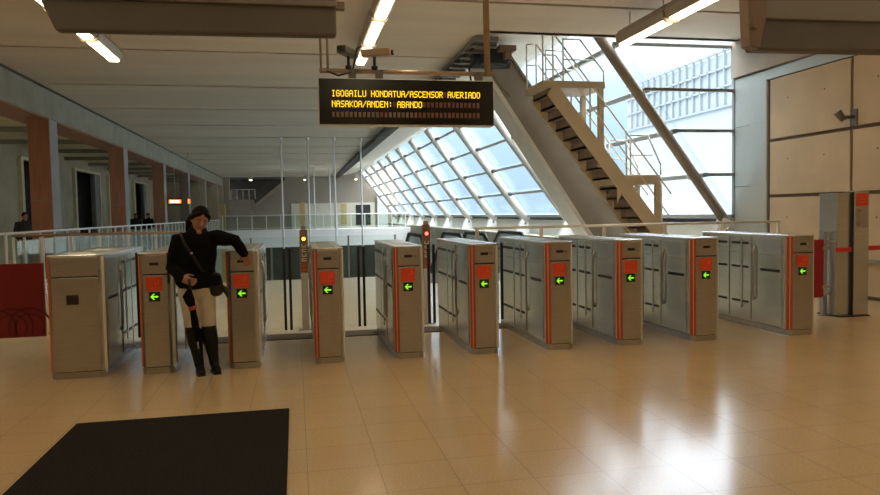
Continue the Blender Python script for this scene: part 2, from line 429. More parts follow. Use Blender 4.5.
# ceiling cable track
t = thing('ceiling_track', 'long dark ribbed cable track running along the ceiling edge', 'cable tray', (3.62, 12.9, CZ))
B().box(-.22, .22, 0, 50, -.10, -.02).build('tray', 'greyclad', t)
r = B()
pl_ = [(.1, -.10)]
for k in range(99): pl_ += [(.2+k*.5, -.11), (.2+k*.5, -.16), (.36+k*.5, -.16), (.36+k*.5, -.11)]
pl_ += [(49.9, -.11), (49.9, -.10)]
r.prism(pl_, 'x', -.24, .24); r.build('ribbed_cover', 'casing', t)
r = B(); r.tube([(-.15, .5, -.13), (-.15, 49, -.13)], .03); r.build('cable', 'slot', t)

# ------------------------------------------------------------ service stair
SYF = 13.3
q = 13.3/15.6
def sp(x, z): return (x*q, 1.5+(z-1.5)*q)
t = thing('service_stair', 'tan steel service stair with platforms beside the sloping glazing', 'staircase', (0, SYF, 0))
A0 = Vector(sp(5.86, 4.38)); A1 = Vector(sp(8.53, 1.02))
d = (A1-A0); L = d.length; d.normalize(); n = Vector((-d.y, d.x))
if n.y < 0: n = -n
# extend the flight to the floor
A1 = A0 + d*(A0.y/-d.y); L = (A1-A0).length
for y0, nm in ((0, 'stringer'), (.98, 'stringer')):
    B().prism([tuple(A0-n*.14+d*.1), tuple(A1-n*.14), tuple(A1+n*.14+d*-.2), tuple(A0+n*.14)], 'y', y0, y0+.05).build(nm, 'stair', t, bevel=.006)
ns = 19; tr = B()
for k in range(ns):
    p = A0 + d*(L*(k+.7)/ns); tr.box(p.x-.12, p.x+.14, .05, .98, p.y-.02, p.y+.02)
    tr.box(p.x-.12, p.x-.09, .05, .98, p.y-.02, p.y+.2)
tr.build('tread', 'tread', t)
# top platform
pz = sp(0, 4.50)[1]; x0, x1 = sp(5.68, 0)[0], sp(7.23, 0)[0]
B().box(x0, x1, -.012, 1.042, pz-.14, pz).build('platform', 'stair', t, bevel=.008)
B().box(x1-.12, x1-.02, .02, .12, 2.35, pz-.14).build('post', 'stair', t)
B().box(x1-.12, x1-.02, .9, 1., 2.35, pz-.14).build('post', 'stair', t)
# second platform
pz2 = sp(0, 2.31)[1]; u0, u1 = sp(7.55, 0)[0], sp(8.69, 0)[0]
B().box(u0, u1, .055, .975, pz2-.19, pz2).build('platform', 'stair', t, bevel=.008)
B().prism([(u0, pz2-.19), (u0+.45, pz2-.19), (u0+.12, pz2-.3), (u0, pz2-.55)], 'y', .02, .06).build('gusset', 'stair', t)
B().box(u1-.12, u1-.02, .02, .12, .0, pz2-.19).build('post', 'stair', t)
B().box(u1-.12, u1-.02, .9, 1., .0, pz2-.19).build('post', 'stair', t)
def rail(pts, r=.018):
    b = B()
    for i in range(len(pts)-1): b.cyl(pts[i], pts[i+1], r, 8)
    return b
for y in (.02, 1.0):
    a0 = Vector(sp(5.95, 5.52)); 
    top = [(sp(5.4, 0)[0], y, pz+.55), (sp(5.95, 0)[0], y, pz+.95), ]
    e1 = a0 + d*4.1
    b = rail([(x0+.02, y, pz), (x0+.02, y, pz+.93), (a0.x, y, pz+.95), (e1.x, y, pz+.95+(e1.y-a0.y))])
    b.cyl((x0+.02, y, pz+.5), (a0.x+.05, y, pz+.5), .014, 8)
    m1 = a0+d*4.1
    b.cyl((a0.x+.05, y, pz+.5), (m1.x-.05, y, pz+.5+(m1.y-a0.y)), .014, 8)
    for kk in (.0, 1.25, 2.5, 3.75):
        pp = a0 + d*kk
        b.cyl((pp.x, y, pz+.95+(pp.y-a0.y)), (pp.x, y, min(pz, A0.y+(pp.x-A0.x)*d.y/d.x+.1)), .018, 8)
    b.build('handrail', 'alu', t)
    # right hand guard of the top platform
    g0 = sp(6.2, 0)[0]; g1 = sp(6.62, 0)[0]
    b = rail([(g0, y, pz), (g0, y, pz+.82), (g1, y, pz+.82), (x1-.02, y, pz+.2), (x1-.02, y, pz)]); b.cyl((g0, y, pz+.42), (x1-.2, y, pz+.42), .013, 8)
    b.build('guard_rail', 'alu', t)
    h0 = sp(7.88, 0)[0]; h1 = sp(8.33, 0)[0]
    b = rail([(h0, y, pz2), (h0, y, pz2+.80), (h1, y, pz2+.80), (u1-.02, y, pz2+.2), (u1-.02, y, pz2)]); b.cyl((h0, y, pz2+.4), (u1-.2, y, pz2+.4), .013, 8)
    b.build('guard_rail', 'alu', t)

# ------------------------------------------------------------ left side: beam, columns, corridor
struct(B().box(BX-.9, BX, -6.2, 63, 4.05, CZ-.03).build('trim_15', 'concrete'), 'long concrete edge beam along the left side')
struct(B().box(BX-.88, BX-.03, -6.2, 63, 4.02, 4.05).build('trim_16', 'redbrown'), 'thin red brown sheet under the edge beam')  # orange tint of the underside given by a thin coloured sheet
struct(B().box(BX, BX+.02, -6.2, 63, CZ-.05, CZ).build('trim_17', 'slot'), 'dark joint line over the edge beam')  # black strip drawn along the top joint of the beam
cl = thing('column', 'nearest square column with red brown front, at the left edge', 'column', (-6.2, 19.3, 0), group='square columns along the left walkway')
B().box(-.24, .25, .04, .62, 0, 4.02).build('shaft', 'greyclad', cl, bevel=.008)
B().box(-.25, .245, 0, .04, 0, 4.02).build('front_cladding', 'redbrown', cl)
B().box(-.255, .255, -.006, .63, 1.98, 2.0).build('joint_band', 'concrete', cl)
for k, lab in ((1, 'second square column from the left edge, red brown front'), (2, 'third square column from the left edge, dull brown front'), (3, 'fourth square column from the left edge, near the red lit sign'), (4, 'fifth square column from the left edge, in dim light'), (5, 'sixth square column of the left row, last but one'), (5.55, 'last and farthest square column of the left row')):
    c2 = dup(cl, (-6.2, 19.3+7.8*k, 0), lab)
    if k >= 3:
        for ch_ in c2.children:
            if ch_.name.startswith('front_cladding'):
                ch_.data = ch_.data.copy(); ch_.data.materials[0] = M['plaster'] if k > 3 else M['redbrown2']
cb = B(); cb.box(-11, BX-.9, -6.2, 63.2, 4.45, 4.6)
struct(cb.build('ceiling', 'cream'), 'low cream ceiling of the left walkway')
cb = B()
for k in range(14): cb.box(-10.6, BX-.9, 9.+3.9*k, 9.22+3.9*k, 4.3, 4.45)
struct(cb.build('trim_18', 'concrete'), 'dark cross ribs under the walkway ceiling')
# back wall of corridor
wb = B()
ops = [(16, 20), (22.9, 27.3), (30.7, 34.4), (37.6, 42.), (44., 48.), (50.6, 54.6)]
ops.append((57.5, 60.5)); cur = -6.2
for a, b in ops:
    wb.box(-11, -10.6, cur, a, 0, 4.45); wb.box(-11, -10.6, a, b, 3.95, 4.45); cur = b
wb.box(-11, -10.6, cur, 63, 0, 4.45)
struct(wb.build('wall_left', 'plaster'))
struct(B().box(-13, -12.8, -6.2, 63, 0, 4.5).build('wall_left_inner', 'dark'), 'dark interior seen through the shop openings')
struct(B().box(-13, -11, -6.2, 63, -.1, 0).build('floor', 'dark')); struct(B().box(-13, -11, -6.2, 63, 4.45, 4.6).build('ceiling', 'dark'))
for i, (a, b) in enumerate(ops):
    f = B(); f.box(-10.62, -10.45, a-.25, a, 0, 4.0); f.box(-10.62, -10.5, b, b+.15, 0, 4.0); f.box(-10.62, -10.5, a, b, 3.9, 4.02)
    struct(f.build('trim_%d' % (20+i), 'cream'), 'cream frame of a walkway opening')
    struct(B().box(-10.75, -10.55, b-.8, b, 0, 3.9).build('door_%d' % (i+1), 'greyclad'), 'grey door leaf beside a dark opening')
struct(B().box(-13, BX-.9, 63, 63.2, 0, 4.6).build('wall_left_end', 'plaster'))
# far wall
FY = 63.
fw = B(); fw.box(BX-.6, -5.45, FY, FY+.3, -5, CZ); fw.box(-.78, 9.1, FY, FY+.3, -5, 5.8)
fw.prism([(-5.45, 2.9), (-3.5, 2.9), (-3.4, 2.4), (-.78, 4.5), (-.78, -5), (-5.45, -5)], 'y', FY, FY+.3)
struct(fw.build('wall_far', 'farwall'))
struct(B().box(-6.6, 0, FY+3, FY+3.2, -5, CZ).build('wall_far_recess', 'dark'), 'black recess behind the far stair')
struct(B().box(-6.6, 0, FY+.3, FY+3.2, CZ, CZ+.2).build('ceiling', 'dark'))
M['darkgreen'] = mat('dark green sheet', (.035, .042, .03), .4, noise=.5, scale=1.2)
for k_, (a_, b2_) in enumerate(((-6., -2.2), (-2., 1.8), (2., 5.8), (6., 8.9))):
    struct(B().box(a_, b2_, FY-.1, FY, -5., -.95).build('window_%d' % (3+k_), 'darkgreen'), 'dark green sheet added to darken the far wall under the footbridge')  # sheets added to darken the lower far wall like an opening
struct(B().box(-5.45, -3.5, FY-.02, FY, .5, 2.85).build('trim_33', 'soffit_brown'), 'brown dado below the black recess')
t = thing('far_stair', 'pale flight of stairs rising right across the black recess on the far wall', 'staircase', (0, FY-.7, 0))
B().prism([(-3.5, 2.35), (-.72, 4.6), (-.72, 4.3), (-3.35, 2.0), (-3.7, 2.0)], 'y', 0, .6).build('flight', 'farwall', t)
b = B(); b.cyl((-5.3, .1, 3.75), (-3.3, .1, 3.75), .03, 6)
for k in range(5): b.cyl((-5.3+k*.5, .1, 2.9), (-5.3+k*.5, .1, 3.75), .025, 6)
b.build('handrail', 'alu', t)
struct(B().box(-.3, 7.0, FY-.12, FY, -.2, 2.5).build('trim_30', 'soffit'), 'paler dado band on the far wall')
struct(B().box(5.3, 6.6, FY-.16, FY-.11, .5, 2.3).build('door_8', 'dark'), 'dark doorway at the right of the far wall')
struct(B().box(7.2, 8.15, FY-.3, FY, -.5, 3.3).build('wall_far_pier', 'white'), 'white pier beside the last strut')
struct(B().box(4.0, 4.5, FY-.18, FY-.12, .6, 2.4).build('trim_31', 'yellowreflect'), 'yellow light reflection put on the far wall as a panel')  # light reflections built as thin yellow panels
struct(B().box(.45, .85, FY-.18, FY-.12, .6, 2.6).build('trim_32', 'yellowreflect'), 'narrow yellow light reflection put on the far wall as a panel')
t = tag(B().box(-5.75, -5.35, 57.5, 57.9, -5, 2.45).build('pylon', 'yellowreflect', bevel=.02), 'slim pylon, yellow light reflection put into its colour, standing at the far left end of the footbridge', 'pylon')  # reflected yellow light carried by the pylon's colour

# footbridge
t = thing('footbridge', 'white footbridge with glass railing crossing the far end of the hall', 'bridge', (0, 50, 0))
B().box(-5.6, 8.1, 0, 3., -.72, .46).build('deck', 'white', t, bevel=.02)
b = B(); b.cyl((-5.1, .1, 1.5), (8.1, .1, 1.5), .035, 8); b.cyl((-5.1, .1, .62), (8.1, .1, .62), .015, 6); b.build('handrail', 'white', t)
for k in range(14):
    B().box(-4.85+k*.97-.03, -4.85+k*.97+.03, .08, .12, .46, 1.5).build('baluster', 'white', t)
b = B(); b.box(-5.05, 8.1, .11, .125, .52, 1.43); b.build('glass_panel', 'glass', t)
b = B(); b.box(-5.05, 8.1, 2.8, 2.82, .52, 1.43); b.cyl((-5., 2.8, 1.5), (8.1, 2.8, 1.5), .03, 8); b.build('rear_railing', 'glass', t)
for x in (-3.9, 1.5, 6.9): B().box(x-.2, x+.2, 1.2, 1.6, -5, -.72).build('pier', 'white', t)
# lower level items seen dimly below
t = thing('lower_stair', 'pale stair rail dropping to the lower level left of the amber beacon post', 'staircase', (-2.6, 18, 0))
b = B(); b.prism([(0, -.1), (5, -3.1), (5, -3.5), (0, -.5)], 'x', 0, .12); b.build('stringer', 'white', t, M4=None)
b = B(); b.cyl((.06, 0, .9), (.06, 5, -2.2), .03, 8)
for k in range(6): b.cyl((.06, k, -.2-k*.6), (.06, k, .9-k*.62), .02, 6)
b.build('handrail', 'white', t)
B().prism([(0, -.2), (5, -3.2), (5, -5), (4.6, -5), (0, -.8)], 'x', .12, 1.8).build('flight', 'lower', t)

# suspension rods
labs = ['thin white suspension rod just left of the amber beacon post, leftmost of the four', 'second from left of the four thin hanging rods', 'third from left of the four thin hanging rods', 'thin white suspension rod, rightmost of the four, nearest the glazing']
for k, x in enumerate((-.5, .6, 1.72, 2.85)):
    b = B(); b.cyl((0, 0, -1.6), (0, 0, 4.8), .035, 8); b.cyl((0, 0, 4.66), (0, 0, 4.8), .07, 8)
    b.box(-.06, .06, -.06, .06, -1.75, -1.55)
    o = tag(b.build('suspension_rod', 'white'), labs[k], 'rod', 'thin rods hanging over the void'); o.location = (x, 30.6, 0)
labs = ['stout bridge hanger left of centre', 'stout bridge hanger, middle one of three', 'stout bridge hanger nearest the glazing']
for k, x in enumerate((1.37, 2.47, 2.8)):
    b = B(); b.cyl((0, 0, .46), (0, 0, 4.8), .05, 8); b.box(-.12, .12, -.1, .1, .46, .54)
    o = tag(b.build('bridge_hanger', 'white'), labs[k], 'rod', 'hanger rods of the footbridge'); o.location = (x, 50.6, 0)

# ------------------------------------------------------------ railings
t = thing('walkway_railing', 'white railing with many balusters running into the distance on the left', 'railing', (-5.88, 0, 0))
b = B(); b.cyl((0, 6., 1.22), (0, 62.6, 1.22), .028, 8); b.build('top_rail', 'white', t)
b = B(); b.box(-.008, .008, 16.7, 62.6, .12, 1.05); b.build('glass_panel', 'glass', t)
for k in range(55):
    y = 7.0+k*1.01
    bb = B(); bb.box(-.02, .02, y-.025, y+.025, 0, 1.22); bb.build('baluster', 'white', t)
t = thing('landing_railing', 'brass toned handrail with glass crossing behind the leftmost gates', 'railing', (0, 16.2, 0))
B().cyl((-5.8, 0, 1.17), (-2.3, 0, 1.17), .03, 10).build('handrail', 'pipe', t)
B().box(-5.8, -2.35, -.01, .01, .08, 1.08).build('glass_panel', 'glass', t)
for k in range(7): B().box(-5.8+k*.56, -5.76+k*.56, -.02, .02, 0, 1.15).build('baluster', 'white', t)
t = thing('guard_railing', 'long grey guard railing in front of the box beam and steel stair', 'railing', (0, 11.4, 0))
B().cyl((2.95, 0, 1.22), (8.7, 0, 1.22), .024, 10).build('top_rail', 'alu', t)
B().cyl((2.95, 0, .7), (8.7, 0, .7), .014, 8).build('mid_rail', 'alu', t)
for x in (2.97, 4.1, 5.25, 6.4, 7.55, 8.68): B().box(x-.025, x+.025, -.025, .025, 0, 1.21).build('baluster', 'alu', t)
t = thing('void_balustrade', 'glass balustrade at the edge of the pale floor beyond the gates', 'railing', (0, 16.5, 0))
B().box(-2.1, 2.3, -.01, .01, .05, 1.0).build('glass_panel', 'glass', t)
for x in (-2.1, -1., .1, 1.2, 2.3): B().box(x-.02, x+.02, -.03, .03, 0, 1.0).build('clamp_post', 'greyclad', t)

# escalators
def escalator(x, label):
    t = thing('escalator', label, 'escalator', (x, 15., 0), group='escalators descending beside the glazing')
    for s in (0, .85):
        path = [(s, -.05+.45*math.cos(a)+.0, .55+.45*math.sin(a)) for a in [PI*(-.5-.1*j) for j in range(11)]]
        prof = [(-.1+.0, .12), (-.42, .3), (-.5, .55), (-.4, .82), (-.1, 1.0), (1.6, 1.0), (8.4, -3.0)]
        B().tube([(s, y, z) for y, z in prof], .045, 8).build('handrail', 'black', t)
        B().prism([(-.1, .12), (-.4, .3), (-.46, .55), (-.37, .8), (-.1, .95), (1.6, .95), (8.4, -3.05), (8.4, -3.9), (1.6, .12)], 'x', s-.012, s+.012).build('side_panel', 'glass', t)
        B().prism([(-.5, 0), (-.5, .14), (1.6, .14), (8.6, -4.0), (8.6, -4.7), (1.6, -.6)], 'x', s-.07, s+.07).build('skirt', 'chrome', t)
    B().prism([(-.4, -.02), (-.4, .02), (1.6, .02), (8.6, -4.2), (8.6, -4.7), (1.6, -.5)], 'x', .07, .78).build('steps', 'casing', t)
    return t
e1 = escalator(2.65, 'escalator with black handrails descending behind the sixth gate cabinet')
dup(e1, (4.05, 15., 0), 'escalator farther right, descending in front of the box beam foot')

# ------------------------------------------------------------ ticket gates
YG = 7.11; GH = 1.165
def gate(cx, wd, label, style='std', ang=0., lleaf=0., rleaf=0.):
    t = thing('ticket_gate', label, 'ticket gate', (cx, YG, 0), ang, 'stainless steel ticket gates in one row')
    h = wd/2; Lg = 1.78; c = .045
    pl = lambda i: [(-h+i, c+i), (-h+c+i, i), (h-c-i, i), (h-i, c+i), (h-i, Lg-i), (-h+i, Lg-i)]
    B().prism(pl(.006), 'z', 0, .058).build('plinth', 'steel', t)
    B().prism(pl(.014), 'z', .05, .07).build('plinth_joint', 'slot', t)
    B().prism(pl(.004), 'z', .064, GH-.02).build('cabinet', 'steel_side', t, bevel=.004)
    tc_ = B().prism([(-h-.004, c-.004), (-h+c, -.008), (h-c, -.008), (h+.004, c-.004), (h+.004, Lg+.004), (-h-.004, Lg+.004)], 'z', GH-.02, GH)
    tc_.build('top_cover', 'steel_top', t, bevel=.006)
    m = B(); m.box(-h*.55, h*.55, .25, .8, GH, GH+.006); m.box(-h*.5, h*.5, .95, 1.55, GH, GH+.006); m.build('top_hatch', 'steel_side', t, bevel=.003)
    # front plates
    f0 = -h+c; f1 = h-c
    B().box(f0, f1, -.004, .01, .07, .95).build('front_panel', 'steel', t, bevel=.003)
    hd = B().box(f0, f1, -.006, .01, .964, GH-.022).build('head_panel', 'steel', t, bevel=.003)
    # dark seam and coloured corner strips
    B().box(f0, f1, -.001, .01, .948, .966).build('seam', 'slot', t)
    def cstrip(u0, u1, dd, m_):
        # strip lying on the left chamfer, u from 0 (side) to 1 (front)
        q0 = Vector((-h, c)); q1 = Vector((-h+c, 0)); n_ = Vector((-1, -1)).normalized()*dd
        a_ = q0.lerp(q1, u0); b2_ = q0.lerp(q1, u1); i_ = -Vector((-1, -1)).normalized()*.006
        B().prism([tuple(a_+n_), tuple(b2_+n_), tuple(b2_+i_), tuple(a_+i_)], 'z', .07, GH-.022).build('corner_strip', m_, t)
    if cx < 0:
        cstrip(.0, .45, .003, 'orange'); cstrip(.5, 1., .002, 'steel')
    else:
        cstrip(.0, 1., .002, 'redstripe'); cstrip(.42, .6, .0045, 'orangepale')
    B().box(-h-.003, -h+.002, .052, .066, .07, GH-.03).build('corner_strip', 'orangepale' if cx > 0 else 'steel', t)
    B().prism([(h+.003, c+.006), (h+.003, c-.008), (h-.012, c-.022), (h-.02, c-.01)], 'z', .05, GH-.02).build('corner_strip', 'trim_white', t)
    if style == 'big':
        B().box(-.075, .03, -.012, 0, .70, .79).build('reader_window', 'slot', t)
    else:
        B().box(-.045, .035, -.014, 0, 1.045, 1.073).build('card_slot', 'slot', t, bevel=.002)
        B().box(.04, .08, -.010, 0, 1.05, 1.068).build('slot_lip', 'chrome', t)
        lb = B().box(-.085, .065, -.009, 0, .80, .935).build('ticket_label', 'red', t)
        mk = B()
        mk.box(.026, .032, -.0105, -.008, .865, .91); mk.box(.0, .004, -.0105, -.008, .855, .885); mk.box(-.06, .045, -.0105, -.008, .826, .829)
        mk.build('label_mark', 'whitemark', lb)
        ax = -.01
        ad = B().box(ax-.05, ax+.05, -.011, 0, .70, .79).build('arrow_display', 'slot', t)
        z = .745
        ar = B().prism([(ax-.036, z), (ax-.008, z+.029), (ax+.005, z+.029), (ax-.015, z+.007), (ax+.034, z+.007), (ax+.034, z-.007), (ax-.015, z-.007), (ax+.005, z-.029), (ax-.008, z-.029)], 'y', -.0125, -.0108)
        ar.build('arrow', 'arrow', ad)
    # side panels
    for s in (-1, 1):
        def bx(bb, y0, y1, z0, z1, d0, d1, mi=0):
            a, b2 = sorted((s*(h+d0), s*(h+d1))); bb.box(a, b2, y0, y1, z0, z1, mi)
        for y0, y1, zz in ((.13, .56, ((.70,),)), (.70, 1.12, ((1.04, .72, .30),)), (1.15, 1.72, ((1.04, .72, .30),))):
            p = B(); bx(p, y0, y1, .09, .93, -.003, .006)
            pn = p.build('side_panel', 'steel_side', t, bevel=.003)
            if y0 < .5:
                p = B(); bx(p, y0, y1, .94, 1.12, -.003, .006); p.build('side_panel', 'steel_side', t, bevel=.003)
                p = B(); bx(p, y0+.03, y0+.38, .72, .75, .005, .009); p.build('vent_slot', 'slot', pn)
            else:
                p = B(); bx(p, y0, y1, .94, 1.12, -.003, .006); p.build('side_panel', 'steel_side', t, bevel=.003)
                for z in (1.03, .73, .29):
                    p = B(); bx(p, y0+.04, y0+(.38 if y0 < 1 else .53), z, z+.028, .005, .009); p.build('vent_slot', 'slot', pn)
        p = B(); x = s*(h+.012); p.tube([(x-.01*s, .63, .35), (x+.008*s, .63, .42), (x+.008*s, .63, .95), (x-.01*s, .63, 1.02)], .012, 8)
        p.build('grab_bar', 'steel', t)
    # glass leaves
    for s, ln in ((-1, lleaf), (1, rleaf)):
        if not ln: continue
        a, b2 = sorted((s*h, s*(h+ln-.035)))
        lf = B().box(a, b2, .875, .887, .24, 1.12).build('glass_leaf', 'leafglass', t)
        e_ = s*(h+ln-.03); B().box(e_-.014, e_+.014, .868, .894, .22, 1.13).build('rubber_edge', 'black', lf)
        p = B(); p.box(*sorted((s*h, s*(h+.012))), .865, .897, .22, 1.1); p.build('hinge', 'steel', t)
    return t
G = [(-2.035, .49), (-1.325, .31), (-.52, .31), (.31, .30), (1.125, .30), (1.93, .30), (2.765, .30), (3.59, .30), (4.50, .34), (5.735, .35)]
glabs = ['wide stainless cabinet at the left end of the row, with square black window',
 'narrow steel gate cabinet left of the woman in black, green arrow lit',
 'narrow steel gate cabinet the woman rests her hand on',
 'steel gate cabinet right of the amber beacon post, seen square on',
 'fifth steel gate cabinet from the left, just left of the red beacon post',
 'sixth steel gate cabinet from the left, just right of the red beacon post',
 'seventh steel gate cabinet from the left, lane side with black slots',
 'eighth steel gate cabinet from the left, third from the right end',
 'steel gate cabinet second from the right end, beside the wide lane',
 'rightmost steel gate cabinet, beyond the wide lane near the red panel']
for i, (cx, wd) in enumerate(G):
    ll = (cx-wd/2 - (G[i-1][0]+G[i-1][1]/2))/2 if i else 0
    rl = (G[i+1][0]-G[i+1][1]/2 - (cx+wd/2))/2 if i < 9 else 0
    gate(cx, wd, glabs[i], 'big' if i == 0 else 'std', 0, ll, rl)

# beacon posts
def beacon(x, lamp, label, zt_):
    t = thing('beacon_post', label, 'beacon post', (x, 9.3, 0), group='slim beacon posts behind the gates')
    B().box(-.05, .05, -.04, .04, .75, zt_).build('head', 'postbrown', t, bevel=.006)
    B().box(-.045, .045, -.035, .035, .012, .75).build('shaft', 'postwhite', t, bevel=.004)
    B().box(-.09, .09, -.08, .08, .006, .02).build('base_plate', 'steel', t)
    B().cyl((0, -.055, zt_-.12), (0, -.035, zt_-.12), .04, 16).build('ring', 'banner', t)
    B().ball((0, -.05, zt_-.12), (.026, .02, .026), 12).build('lamp', lamp, t)
    B().box(-.03, .03, -.03, .03, zt_, zt_+.05).build('cap', 'steel', t)
    # lettering running up the post
    b = B()
    for k, z in enumerate((1.10, 1.04, .98, .92)):
        b.box(-.03, .03, -.044, -.041, z-.02, z-.008); b.box(-.03, -.018, -.044, -.041, z-.02, z+.02)
        if k % 2: b.box(-.03, .03, -.044, -.041, z+.01, z+.02)
        else: b.box(.016, .03, -.044, -.041, z-.02, z+.02)
    b.build('lettering', 'trim_white', t)
    b = B()
    for z in (.84, .79): b.box(-.028, .028, -.044, -.041, z-.015, z+.015)
    b.build('emblem', 'red', t)
    return t
beacon(.10, 'amberlamp', 'slim post with amber lamp behind the lane left of the fourth cabinet', 1.31)
beacon(1.715, 'redlamp', 'slim post with glowing red lamp between fifth and sixth cabinets', 1.34)

# red panels
t = thing('red_barrier', 'dark red panel with ring print at the left edge, beside the wide cabinet', 'barrier', (-3.6, 7.62, 0))
B().box(-1.2, 1.14, -.012, .012, .34, 1.07).build('panel', 'banner', t)
b = B()
def ring(b, cx, cz, r, w_, a0=0, a1=2*PI, ysurf=-.0135, n=36):
    for k in range(n):
        a = a0+(a1-a0)*k/n; c2 = a0+(a1-a0)*(k+1)/n
        P = [(cx+math.cos(q_)*rr, cz+math.sin(q_)*rr) for q_, rr in ((a, r), (c2, r), (c2, r-w_), (a, r-w_))]
        b.prism(P, 'y', ysurf, ysurf+.0015)
for cx, r in ((1.0, .2), (.84, .2), (.68, .2), (1.0, .14), (.84, .14)):
    cz = .44; a_ = math.asin(min(1, (cz-.355)/r))
    ring(b, cx, cz, r, .018, -a_ if r < 1 else 0, PI+a_)
b.build('ring_print', 'banner2', t)
for x in (-.9, .2): B().box(x-.02, x+.02, .013, .05, 0, 1.05).build('post', 'steel', t)
t = thing('crimson_panel', 'narrow crimson glass panel standing right of the last gate cabinet', 'barrier', (6.62, 8.1, 0))
B().box(-.42, .22, -.01, .01, .28, 1.05).build('panel', 'crimson', t)
for x in (-.38,): B().box(x-.02, x+.02, -.02, .02, 0, 1.08).build('post', 'steel', t)
for z in (.42, .93): B().box(.2, .3, -.015, .015, z-.02, z+.02).build('clamp', 'chrome', t)
t = thing('barrier_post', 'slim steel post with bright clamps between crimson panel and tall totem', 'post', (7.02, 8.3, 0))
B().box(-.03, -.012, -.03, .03, .0, 1.14).box(.012, .03, -.03, .03, 0, 1.14).build('upright', 'steel', t)
for z in (.30, 1.0):
    B().box(-.09, .055, -.035, .035, z-.02, z+.02).build('clamp', 'chrome', t, bevel=.004)
B().box(-.06, .055, -.05, .05, 0, .01).build('base_plate', 'steel', t)
# totem
t = thing('totem', 'tall brushed steel totem with red square sign by the right wall', 'totem', (7.43, 8.1, 0))
B().box(-.115, .115, 0, .2, 0.012, 1.68).build('front_column', 'steel_side', t, bevel=.01)
B().box(-.34, -.125, .05, .38, .012, 1.66)  .build('side_column', 'steel_side', t, bevel=.008)
B().box(-.126, -.114, .01, .36, .012, 1.67).build('dark_joint', 'slot', t)
B().box(-.345, .13, -.02, .4, 0, .012).build('base_plate', 'slot', t)
lb = B().box(-.09, .09, -.006, 0, 1.48, 1.65).build('red_sign', 'red', t)
b = B(); b.box(-.05, .05, -.008, -.005, 1.57, 1.575); b.box(-.05, .05, -.008, -.005, 1.53, 1.535); b.build('mark', 'whitemark', lb)
B().box(-.095, .095, -.005, 0, 1.2, 1.46).build('speaker_panel', 'steel', t, bevel=.002)
for z in (1.42, 1.24): B().cyl((0-.05, -.012, z), (-.05, 0, z), .012, 10).build('button', 'red', t)
t = tag(B().box(7.05, 7.1, 0, .01, 0, .01).build('barrier_belt', 'belt'), 'red retractable belt stretched left from the totem', 'belt')
me = t.data; bm = bmesh.new(); bmesh.ops.create_cube(bm, size=1); 
for v in bm.verts: v.co = Vector((7.18+v.co.x*.25, 8.13+v.co.y*.008, .90+v.co.z*.055))
bm.to_mesh(me); bm.free()
t = tag(B().box(7.553, 8.7, 8.18, 8.188, .88, .94).build('barrier_belt', 'belt'), 'red retractable belt stretched from the totem to the right wall', 'belt')

# cctv on wall
t = thing('security_camera', 'grey camera on a bracket high on the right concrete wall', 'camera', (8.79, 9.75, 2.9))
B().box(-.02, .0, -.06, .06, -.14, .12).build('wall_plate', 'casing', t)
B().cyl((-.02, 0, 0), (-.2, .06, .0), .025, 10).build('arm', 'casing', t)
b = B(); b.tube([(-.20, .0, -.06), (-.28, .05, .08)], [.045, .065], 12); b.build('head', 'casing', t)

# ------------------------------------------------------------ door mat
o = tag(B().box(-1.6, -.085, 2.2, 5.49, 0.0, .016).build('door_mat', 'mat', bevel=.005), 'large black rectangular mat lying on the beige tiles', 'mat')

# ------------------------------------------------------------ lamps
def lamp_proto(label, loc):
    t = thing('fluorescent_lamp', label, 'ceiling lamp', loc, group='fluorescent strip lamps under the ceiling')
    hs = B(); hs.prism([(-.12, .0), (-.15, .12), (-.10, .22), (.10, .22), (.15, .12), (.12, .0)], 'y', 0, 1.60)
    hs.build('housing', 'lampbody', t, bevel=.005)
    B().prism([(-.085, 0), (-.07, -.03), (.07, -.03), (.085, 0)], 'y', .03, 1.57).build('diffuser', 'diffuser', t)
    for y in (.25, 1.35): B().cyl((0, y, .18), (0, y, .48), .012, 8).build('hanger', 'steel', t)
    B().prism([(-.145, .0), (-.165, .10), (-.105, .2), (.105, .2), (.165, .10), (.145, .0), (.10, -.055), (-.10, -.055)], 'y', -.02, .02).build('end_cap', 'lampbody', t)
    return t
rows = [(-3.06, 13.55, 4.30, 'left'), (1.33, 13.9, 4.42, 'middle'), (5.6, 11.35, 4.32, 'right')]
lp = None
for x, ye, z, nm in rows:
    k = 0; y = ye-1.6
    while y > -5.5:
        vis = ['farthest lit strip lamp of the %s near row' % nm, 'second lit strip lamp from the far end of the %s near row' % nm, 'third lit strip lamp from the far end of the %s near row' % nm]
        lab = vis[k] if k < 3 else 'strip lamp of the %s row overhead, nearer than the frame shows' % nm
        if lp is None: lp = lamp_proto(lab, (x, y, z))
        else: dup(lp, (x, y, z), lab)
        y -= 1.64; k += 1
for x, lab in ((-3.35, 'small distant strip lamp left, over the far stair'), (.85, 'small distant strip lamp over the middle of the footbridge'), (4.95, 'small distant strip lamp right, near the last struts')):
    dup(lp, (x, 56.5, 4.32), lab)
for y in (-3, 0, 3, 6, 9, 12, 15, 18, 21, 23.5):  # lamps added out of frame to raise the walkway's diffuse light
    dup(lp, (-9.7, y, 3.97), 'added unseen strip lamp that brightens the left walkway')

